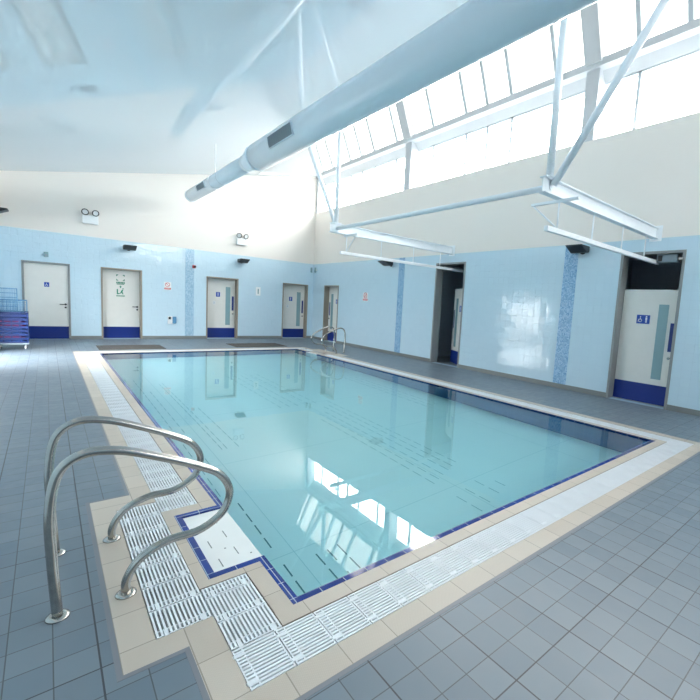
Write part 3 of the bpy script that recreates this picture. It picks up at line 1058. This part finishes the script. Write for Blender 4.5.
# ------------------------------------------------------------------ pool hoist steelwork
ho = empty('steel_gantry', (5.6, 3.6, 3.1), 'white steel frame of two wall beams, a joining tube and roof braces over the pool', 'steel frame')
YN, YFA = 1.11, 6.11
for y in (YN, YFA):
    m = MB()
    w = .05
    x0, x1 = 3.66, XR
    zt, zb = 3.225, 3.03
    m.box(x0, x1, y - w, y + w, zt - .012, zt); m.box(x0, x1, y - w, y + w, zb, zb + .012)
    m.box(x0, x1, y - .005, y + .005, zb + .012, zt - .012)
    b = part(m, 'i_beam', M_BEAM, ho, 'white I-section beam')
    m = MB(); m.box(XR - .012, XR, y - .10, y + .10, zb - .04, zt + .04)
    part(m, 'wall_plate', M_BEAM, b)
m = MB()
m.tube([(3.84, YN - .02, 3.13), (3.84, YFA + .02, 3.13)], .040, 16)
part(m, 'connecting_tube', M_BEAM, ho)
for y, sg_ in ((YN, -1), (YFA, 1)):
    m = MB(); m.tube([(3.80, y, 3.241), (3.80, y, ceil_z(3.80) - .006)], .045, 16)
    part(m, 'upright', M_BEAM, ho)
    m = MB(); m.tube([(3.84, y + sg_ * .04, 3.15), (3.80, y + sg_ * .68 * 2.56, ceil_z(3.80) - .012)], .045, 16)
    part(m, 'diagonal_brace', M_BEAM, ho)
    m = MB(); m.box(3.74, 3.90, y - .06, y + .06, 3.2255, 3.24)
    part(m, 'cap_plate', M_BEAM, ho)
for y, sg_, lab in ((YN, 1, 'white hoist rail hung under the nearer wall beam'), (YFA, -1, 'white hoist rail hung under the farther wall beam')):
    r = empty('hoist_rail', (5.7, y, 2.65), lab, 'hoist rail')
    m = MB()
    m.box(3.82 if sg_ > 0 else 3.93, XR + (.22 if sg_ > 0 else .55), y - .028, y + .028, 2.60, 2.665, .006)
    part(m, 'rail', M_WHITE, r)
    for x in (4.08, 5.04, 6.05, 7.0):
        m = MB(); m.tube([(x, y, 2.66), (x, y, 3.032)], .011, 10)
        part(m, 'hanger_rod', M_BEAM, r)
    m = MB(); m.box(4.06, 4.10, y - .26, y + .40 if sg_ > 0 else y + .26, 2.995, 3.028) if sg_ > 0 else m.box(4.06, 4.10, y - .42, y + .1, 2.995, 3.028)
    part(m, 'cross_bar', M_BEAM, r)
    m = MB(); m.tube([(4.08, y + sg_ * .38, 3.0), (4.08, y, 2.67)], .011, 10)
    part(m, 'sway_brace', M_BEAM, r)
hm = empty('hoist_motor', (7.66, .92, 2.62), 'grey hoist motor unit at the top of the nearest doorway', 'hoist motor')
m = MB(); m.box(7.50, 7.62, .74, 1.075, 2.62, 2.765, .012); part(m, 'housing', M_GRILLE, hm)
m = MB(); m.box(7.492, 7.499, .98, 1.05, 2.64, 2.74); part(m, 'lens', M_BLACK, hm)
m = MB(); m.box(7.53, 7.57, .66, .74, 2.66, 2.70); m.tube([(7.55, .70, 2.66), (7.55, .70, 2.60)], .012, 8); part(m, 'bracket', M_STEEL, hm)

# ------------------------------------------------------------------ stainless grab rails
near_pts = [(-.92, -.002), (-.935, .29), (-.938, .52), (-.905, .70), (-.81, .775), (-.67, .765), (-.50, .70), (-.30, .605), (-.19, .53), (-.14, .42), (-.18, .305), (-.30, .235), (-.46, .225), (-.585, .17), (-.645, .08), (-.65, -.002)]
def grab_rail(y, mirror, lab, group):
    o = empty('grab_rail', ((W + .78) if mirror else -.78, y, 0), lab, 'handrail', group)
    X = (lambda x: W - x) if mirror else (lambda x: x)
    m = MB()
    m.tube(smooth_path([(X(a), y, b) for a, b in near_pts], 7), .0215, 18)
    part(m, 'rail_tube', M_STEEL, o)
    for x in (-.92, -.65):
        m = MB(); m.tube([(X(x), y, 0), (X(x), y, .006), (X(x), y, .012)], [.048, .046, .030], 24)
        part(m, 'floor_flange', M_STEEL, o)
    return o
grab_rail(.57, False, 'looping stainless steel grab rail beside the near pool step, the one closest to the camera', None)
grab_rail(1.18, False, 'looping stainless steel grab rail beside the near pool step, the farther one of the pair', None)
grab_rail(9.05, True, 'looping steel grab rail at the far right pool edge, right one of the pair', None)
grab_rail(9.68, True, 'looping steel grab rail at the far right pool edge, left one nearest the back wall', None)

# ------------------------------------------------------------------ things on the walls
def uplight(axis, a, z, width, lab, sgn=1, left=False):
    """black wedge shaped fitting: shallow tapering shade on a wall bracket"""
    ho_ = 0
    if left: P = lambda s, o, zz: (XL + o, s, zz)
    elif axis == 0: P = lambda s, o, zz: (s, YB - o, zz)
    else: P = lambda s, o, zz: (XR - o, s, zz)
    o = empty('wall_uplighter', P(a, 0, z), lab, 'wall light')
    m = MB()
    w = width / 2
    prof = [(.07, -.035), (.10, -.065), (.19, -.065), (.42, .045), (.42, .062), (.07, .062)]
    A = [m.bm.verts.new(P(a - w, y, z + q)) for y, q in prof]
    B = [m.bm.verts.new(P(a + w, y, z + q)) for y, q in prof]
    m.bm.faces.new(A); m.bm.faces.new(B[::-1])
    for i in range(6): m.bm.faces.new((A[i], B[i], B[(i + 1) % 6], A[(i + 1) % 6]))
    bmesh.ops.bevel(m.bm, geom=list(m.bm.edges), offset=.006, segments=2, affect='EDGES')
    part(m, 'cabinet', M_DARK, o)
    m = MB()
    for k in range(7):
        x = a - w + .03 + (2 * w - .06) * k / 6
        for (p0, p1) in (((.10, .0625), (.40, .0625)),):
            m.tube([P(x, p0[0], z + p0[1] + .003), P(x, p1[0], z + p1[1] + .003)], .003, 6)
    part(m, 'top_grid', M_BLACK, o)
    m = MB()
    m.tube([P(a, 0, z - .02), P(a, .02, z - .02)], .06, 16)
    m.tube([P(a, .01, z - .02), P(a, .10, z - .02)], .022, 10)
    part(m, 'wall_bracket', M_DARK, o)
    return o
uplight(0, 1.04, 2.84, .33, 'black wedge-shaped wall uplighter on the back wall above the exit-notice door')
uplight(0, 4.50, 2.84, .33, 'black wedge-shaped wall uplighter on the back wall above the middle door')
uplight(1, 2.44, 2.91, .34, 'black wedge-shaped wall uplighter over the mosaic strip nearer the camera on the right wall')
uplight(1, 8.72, 2.87, .36, 'black wedge-shaped wall uplighter beside the farther mosaic strip on the right wall')
uplight(0, 10.2, 2.98, .33, 'black wedge-shaped wall uplighter cut by the left edge of the picture', left=True)

def emergency_light(a, lab):
    o = empty('emergency_light', (a, YB, 3.40), lab, 'emergency light')
    m = MB(); m.box(a - .19, a + .19, YB - .10, YB, 3.41, 3.66, .015)
    part(m, 'battery_case', M_SIGNW, o)
    for s in (-1, 1):
        m = MB()
        c = Vector((a + s * .11, YB - .08, 3.745))
        dr = Vector((s * .25, -1, -.35)).normalized()
        m.tube([c - dr * .05, c + dr * .0, c + dr * .05], [.035, .075, .085], 20)
        h = part(m, 'lamp_head', M_SIGNW, o)
        m = MB(); m.tube([c + dr * .0505, c + dr * .056], .070, 20); part(m, 'lens', M_SIGNW, h)
        m = MB()
        q1 = dr.cross(Vector((0, 0, 1))).normalized(); q2 = dr.cross(q1)
        m.tube([c + dr * .055 + (q1 * math.cos(t) + q2 * math.sin(t)) * .080 for t in [2 * math.pi * k / 24 for k in range(25)]], .013, 8, True, False)
        part(m, 'lens_ring', M_BLACK, h, 'black rim')
        m = MB(); m.tube([c - dr * .03, (a + s * .11, YB - .06, 3.65)], .012, 8); part(m, 'neck', M_DARK, h)
    return o
emergency_light(.09, 'twin-headed white emergency light high on the back wall, left of the two')
emergency_light(4.49, 'twin-headed white emergency light high on the back wall, right of the two')

# red and white notices
def notice(axis, a, z, w, h, lab, kind):
    P = to_wall(axis)
    o = empty('safety_notice', P(a, -.001, z), lab, 'sign')
    m = MB(); wbox(m, axis, a - w / 2, a + w / 2, -.004, 0, z - h / 2, z + h / 2)
    part(m, 'plate', M_SIGNW, o)
    if kind == 'red':
        m = MB()
        R = w * .30
        m.tube([P(a + R * math.cos(t), -.0055, z + h * .17 + R * math.sin(t)) for t in [2 * math.pi * k / 24 for k in range(25)]], w * .035, 6, True, False)
        m.tube([P(a - R * .7, -.0055, z + h * .17 + R * .7), P(a + R * .7, -.0055, z + h * .17 - R * .7)], w * .035, 6)
        wbox(m, axis, a - w * .45, a + w * .45, -.0056, -.0042, z - h * .43, z - h * .22)
        part(m, 'symbol', M_SIGNR, o, 'red prohibition ring and bar')
        m = MB()
        for k in range(5): wbox(m, axis, a - w * .36 + k * w * .15, a - w * .36 + k * w * .15 + w * .09, -.0066, -.0058, z - h * .36, z - h * .29)
        part(m, 'lettering', M_SIGNW, o)
    else:
        m = MB()
        wbox(m, axis, a - w * .12, a + w * .12, -.0056, -.0042, z - h * .3, z + h * .3)
        part(m, 'symbol', M_VISION, o, 'pale grey printed panel')
    return o
notice(0, 2.115, 1.755, .21, .26, 'small red and white prohibition notice on the back wall by the mosaic strip', 'red')
notice(1, 10.06, 1.80, .30, .29, 'small red and white prohibition notice on the right wall by the far door', 'red')
notice(0, 5.15, 1.79, .18, .32, 'plain white notice on the back wall between the two vision-panel doors', 'pale')

# dispenser / call point
o = empty('wall_telephone', (2.23, YB, .62), 'small pale box with a dark front on the back wall below the red notice', 'wall box')
m = MB(); m.box(2.11, 2.25, YB - .07, YB, .50, .76, .012); part(m, 'housing', M_SIGNW, o)
m = MB(); m.box(2.13, 2.20, YB - .078, YB - .0705, .66, .745); part(m, 'keypad', M_DARK, o)
m = MB(); m.box(2.14, 2.20, YB - .078, YB - .0705, .53, .64); part(m, 'handset', M_GRATE, o)
m = MB(); m.box(2.255, 2.37, YB - .05, YB, .52, .75, .01); part(m, 'side_panel', M_LBLUE, o)
o = empty('alarm_sounder', (2.91, YB, 2.46), 'small red alarm sounder on the edge of the back wall mosaic strip', 'alarm')
m = MB(); m.box(2.86, 2.96, YB - .04, YB - .006, 2.42, 2.52, .008); part(m, 'base', M_SIGNR, o)
m = MB(); m.tube([(2.93, YB - .04, 2.47), (2.93, YB - .075, 2.47)], .035, 16); part(m, 'cone', M_DARK, o)
o = empty('motion_sensor', (-.92, YB, 2.40), 'small grey sensor box on the back wall above the far left door', 'sensor')
m = MB(); m.box(-.97, -.87, YB - .05, YB, 2.34, 2.47, .01); part(m, 'case', M_VISION, o)
m = MB(); m.box(-.95, -.89, YB - .056, YB - .0505, 2.36, 2.41); part(m, 'lens', M_GRILLE, o)
for (P1, lab) in (((7.30, YB - .0, 2.80), 'small grey sensor in the far corner, the one on the back wall'), ((XR, 13.56, 2.80), 'small grey sensor in the far corner, the one on the right wall')):
    o = empty('corner_sensor', P1, lab, 'sensor')
    d = Vector((0, -1, 0)) if P1[0] < XR else Vector((-1, 0, 0))
    P1 = Vector(P1)
    m = MB(); m.tube([P1, P1 + d * .05], .03, 12); part(m, 'mount', M_SIGNW, o)
    c = P1 + d * .08
    m = MB(); m.tube([c + Vector((0, 0, -.10)), c + Vector((0, 0, .10))], .035, 14); part(m, 'case', M_VISION, o)

# ------------------------------------------------------------------ mats on the far deck
for (x0, x1, y0, y1, lab) in ((.05, 1.54, 11.05, 12.02, 'dark rubber duckboard mat at the far end, left one in front of the exit-notice door'),
                              (3.46, 5.10, 11.10, 12.10, 'dark rubber duckboard mat at the far end, right one')):
    m = MB()
    m.box(x0, x1, y0, y1, 0.0, .008)
    n = int((x1 - x0) / .05)
    for k in range(n + 1):
        x = x0 + (x1 - x0 - .02) * k / n
        m.box(x, x + .02, y0, y1, .008, .014)
    o = m.build('rubber_mat', M_MAT, None, ((x0 + x1) / 2, (y0 + y1) / 2, 0))
    tag(o, lab, 'mat')

# ------------------------------------------------------------------ trolley of floats at the left
tx0, tx1, ty0, ty1 = -1.87, -1.27, 11.45, 12.05
tr = empty('trolley', ((tx0 + tx1) / 2, (ty0 + ty1) / 2, 0), 'low wheeled trolley base beneath the blue crates at the left end of the back wall', 'trolley')
m = MB(); m.box(tx0, tx1, ty0, ty1, .115, .15, .006); part(m, 'platform', M_GRILLE, tr)
for x in (tx0 + .08, tx1 - .07):
    for y in (ty0 + .08, ty1 - .08):
        m = MB(); m.tube([(x - .015, y, .042), (x + .015, y, .042)], .042, 18)
        w_ = part(m, 'wheel', M_GRATE, tr)
        m = MB(); m.box(x - .024, x - .018, y - .018, y + .018, .04, .115); m.box(x + .018, x + .024, y - .018, y + .018, .04, .115)
        part(m, 'fork', M_STEEL, w_)
def crate(z, cols_, lab, i):
    o = empty('crate', ((tx0 + tx1) / 2, (ty0 + ty1) / 2, z), lab, 'crate', None)
    m = MB()
    h = .088
    a, b, c, d_ = tx0 + .01, tx1 - .01, ty0 + .01, ty1 - .01
    m.box(a, b, c, d_, z, z + .012)
    for zz0, zz1 in ((z + .012, z + .035), (z + h - .022, z + h)):
        m.box(a, b, c, c + .012, zz0, zz1); m.box(a, b, d_ - .012, d_, zz0, zz1)
        m.box(a, a + .012, c + .012, d_ - .012, zz0, zz1); m.box(b - .012, b, c + .012, d_ - .012, zz0, zz1)
    for k in range(5):
        x = a + (b - a - .02) * k / 4
        m.box(x, x + .02, c + .0005, c + .0115, z + .035, z + h - .022); m.box(x, x + .02, d_ - .0115, d_ - .0005, z + .035, z + h - .022)
        y = c + .012 + (d_ - c - .044) * k / 4
        m.box(a + .0005, a + .0115, y, y + .02, z + .035, z + h - .022); m.box(b - .0115, b - .0005, y, y + .02, z + .035, z + h - .022)
    part(m, 'basket', M_BLUEP, o)
    m = MB(); m.box(a + .02, b - .02, c - .012, c, z + h - .02, z + h - .004, .004); part(m, 'rim', M_BLUEP, o)
    return o
names = ['lowest', 'second lowest', 'third lowest', 'fourth lowest', 'fifth lowest', 'sixth lowest', 'second highest', 'topmost']
fl = [(M_BLUEP2, 'bright blue'), (M_PINK, 'magenta'), (M_BLUEP2, 'bright blue'), (M_BLUEP2, 'bright blue'), (M_PINK, 'magenta'), (M_PINK, 'magenta'), (M_BLUEP, 'dark blue'), (M_BLUEP, 'dark blue')]
for i in range(8):
    z = .155 + i * .0905
    crate(z, None, '%s of eight dark blue plastic crates stacked on the trolley' % names[i], i)
    m = MB()
    for k in range(2):
        m.box(tx0 + .04 + .02 * k, tx1 - .07 - .05 * k, ty0 + .04, ty1 - .04, z + .0135 + k * .030, z + .0135 + k * .030 + .028, .007)
    o = m.build('float_pad', fl[i][0], None, ((tx0 + tx1) / 2, (ty0 + ty1) / 2, z + .0135))
    tag(o, '%s foam float pads lying in the %s crate of the stack' % (fl[i][1], names[i]), 'float')
# wire baskets on top
def basket(x0, x1, y0, y1, z0, z1, lab, name='wire_basket'):
    o = empty(name, ((x0 + x1) / 2, (y0 + y1) / 2, z0), lab, 'basket')
    m = MB()
    r = .0035
    n = 9
    for z in [z0 + r + (z1 - z0 - 2 * r) * k / 5 for k in range(6)]:
        m.tube([(x0, y0, z), (x1, y0, z), (x1, y1, z), (x0, y1, z), (x0, y0, z)], r, 6)
    for k in range(n + 1):
        x = x0 + (x1 - x0) * k / n
        m.tube([(x, y0, z1 - r), (x, y0, z0 + r), (x, y1, z0 + r), (x, y1, z1 - r)], r, 6)
        y = y0 + (y1 - y0) * k / n
        m.tube([(x0, y, z1 - r), (x0, y, z0 + r), (x1, y, z0 + r), (x1, y, z1 - r)], r, 6)
    part(m, 'wire_mesh', M_LBLUE, o)
    m = MB(); m.tube([(x0, y0, z1), (x1, y0, z1), (x1, y1, z1), (x0, y1, z1), (x0, y0, z1)], .008, 8)
    part(m, 'rim', M_LBLUE, o)
    return o
zt = .155 + 8 * .0905
basket(tx0 + .02, tx1 - .03, ty0 + .05, ty1 - .03, zt, zt + .27, 'low pale blue wire basket on top of the crate stack')
basket(tx0 + .04, tx1 - .20, ty0 + .12, ty1 - .10, zt + .012, zt + .54, 'taller pale blue wire basket standing in the low one on the crate stack')
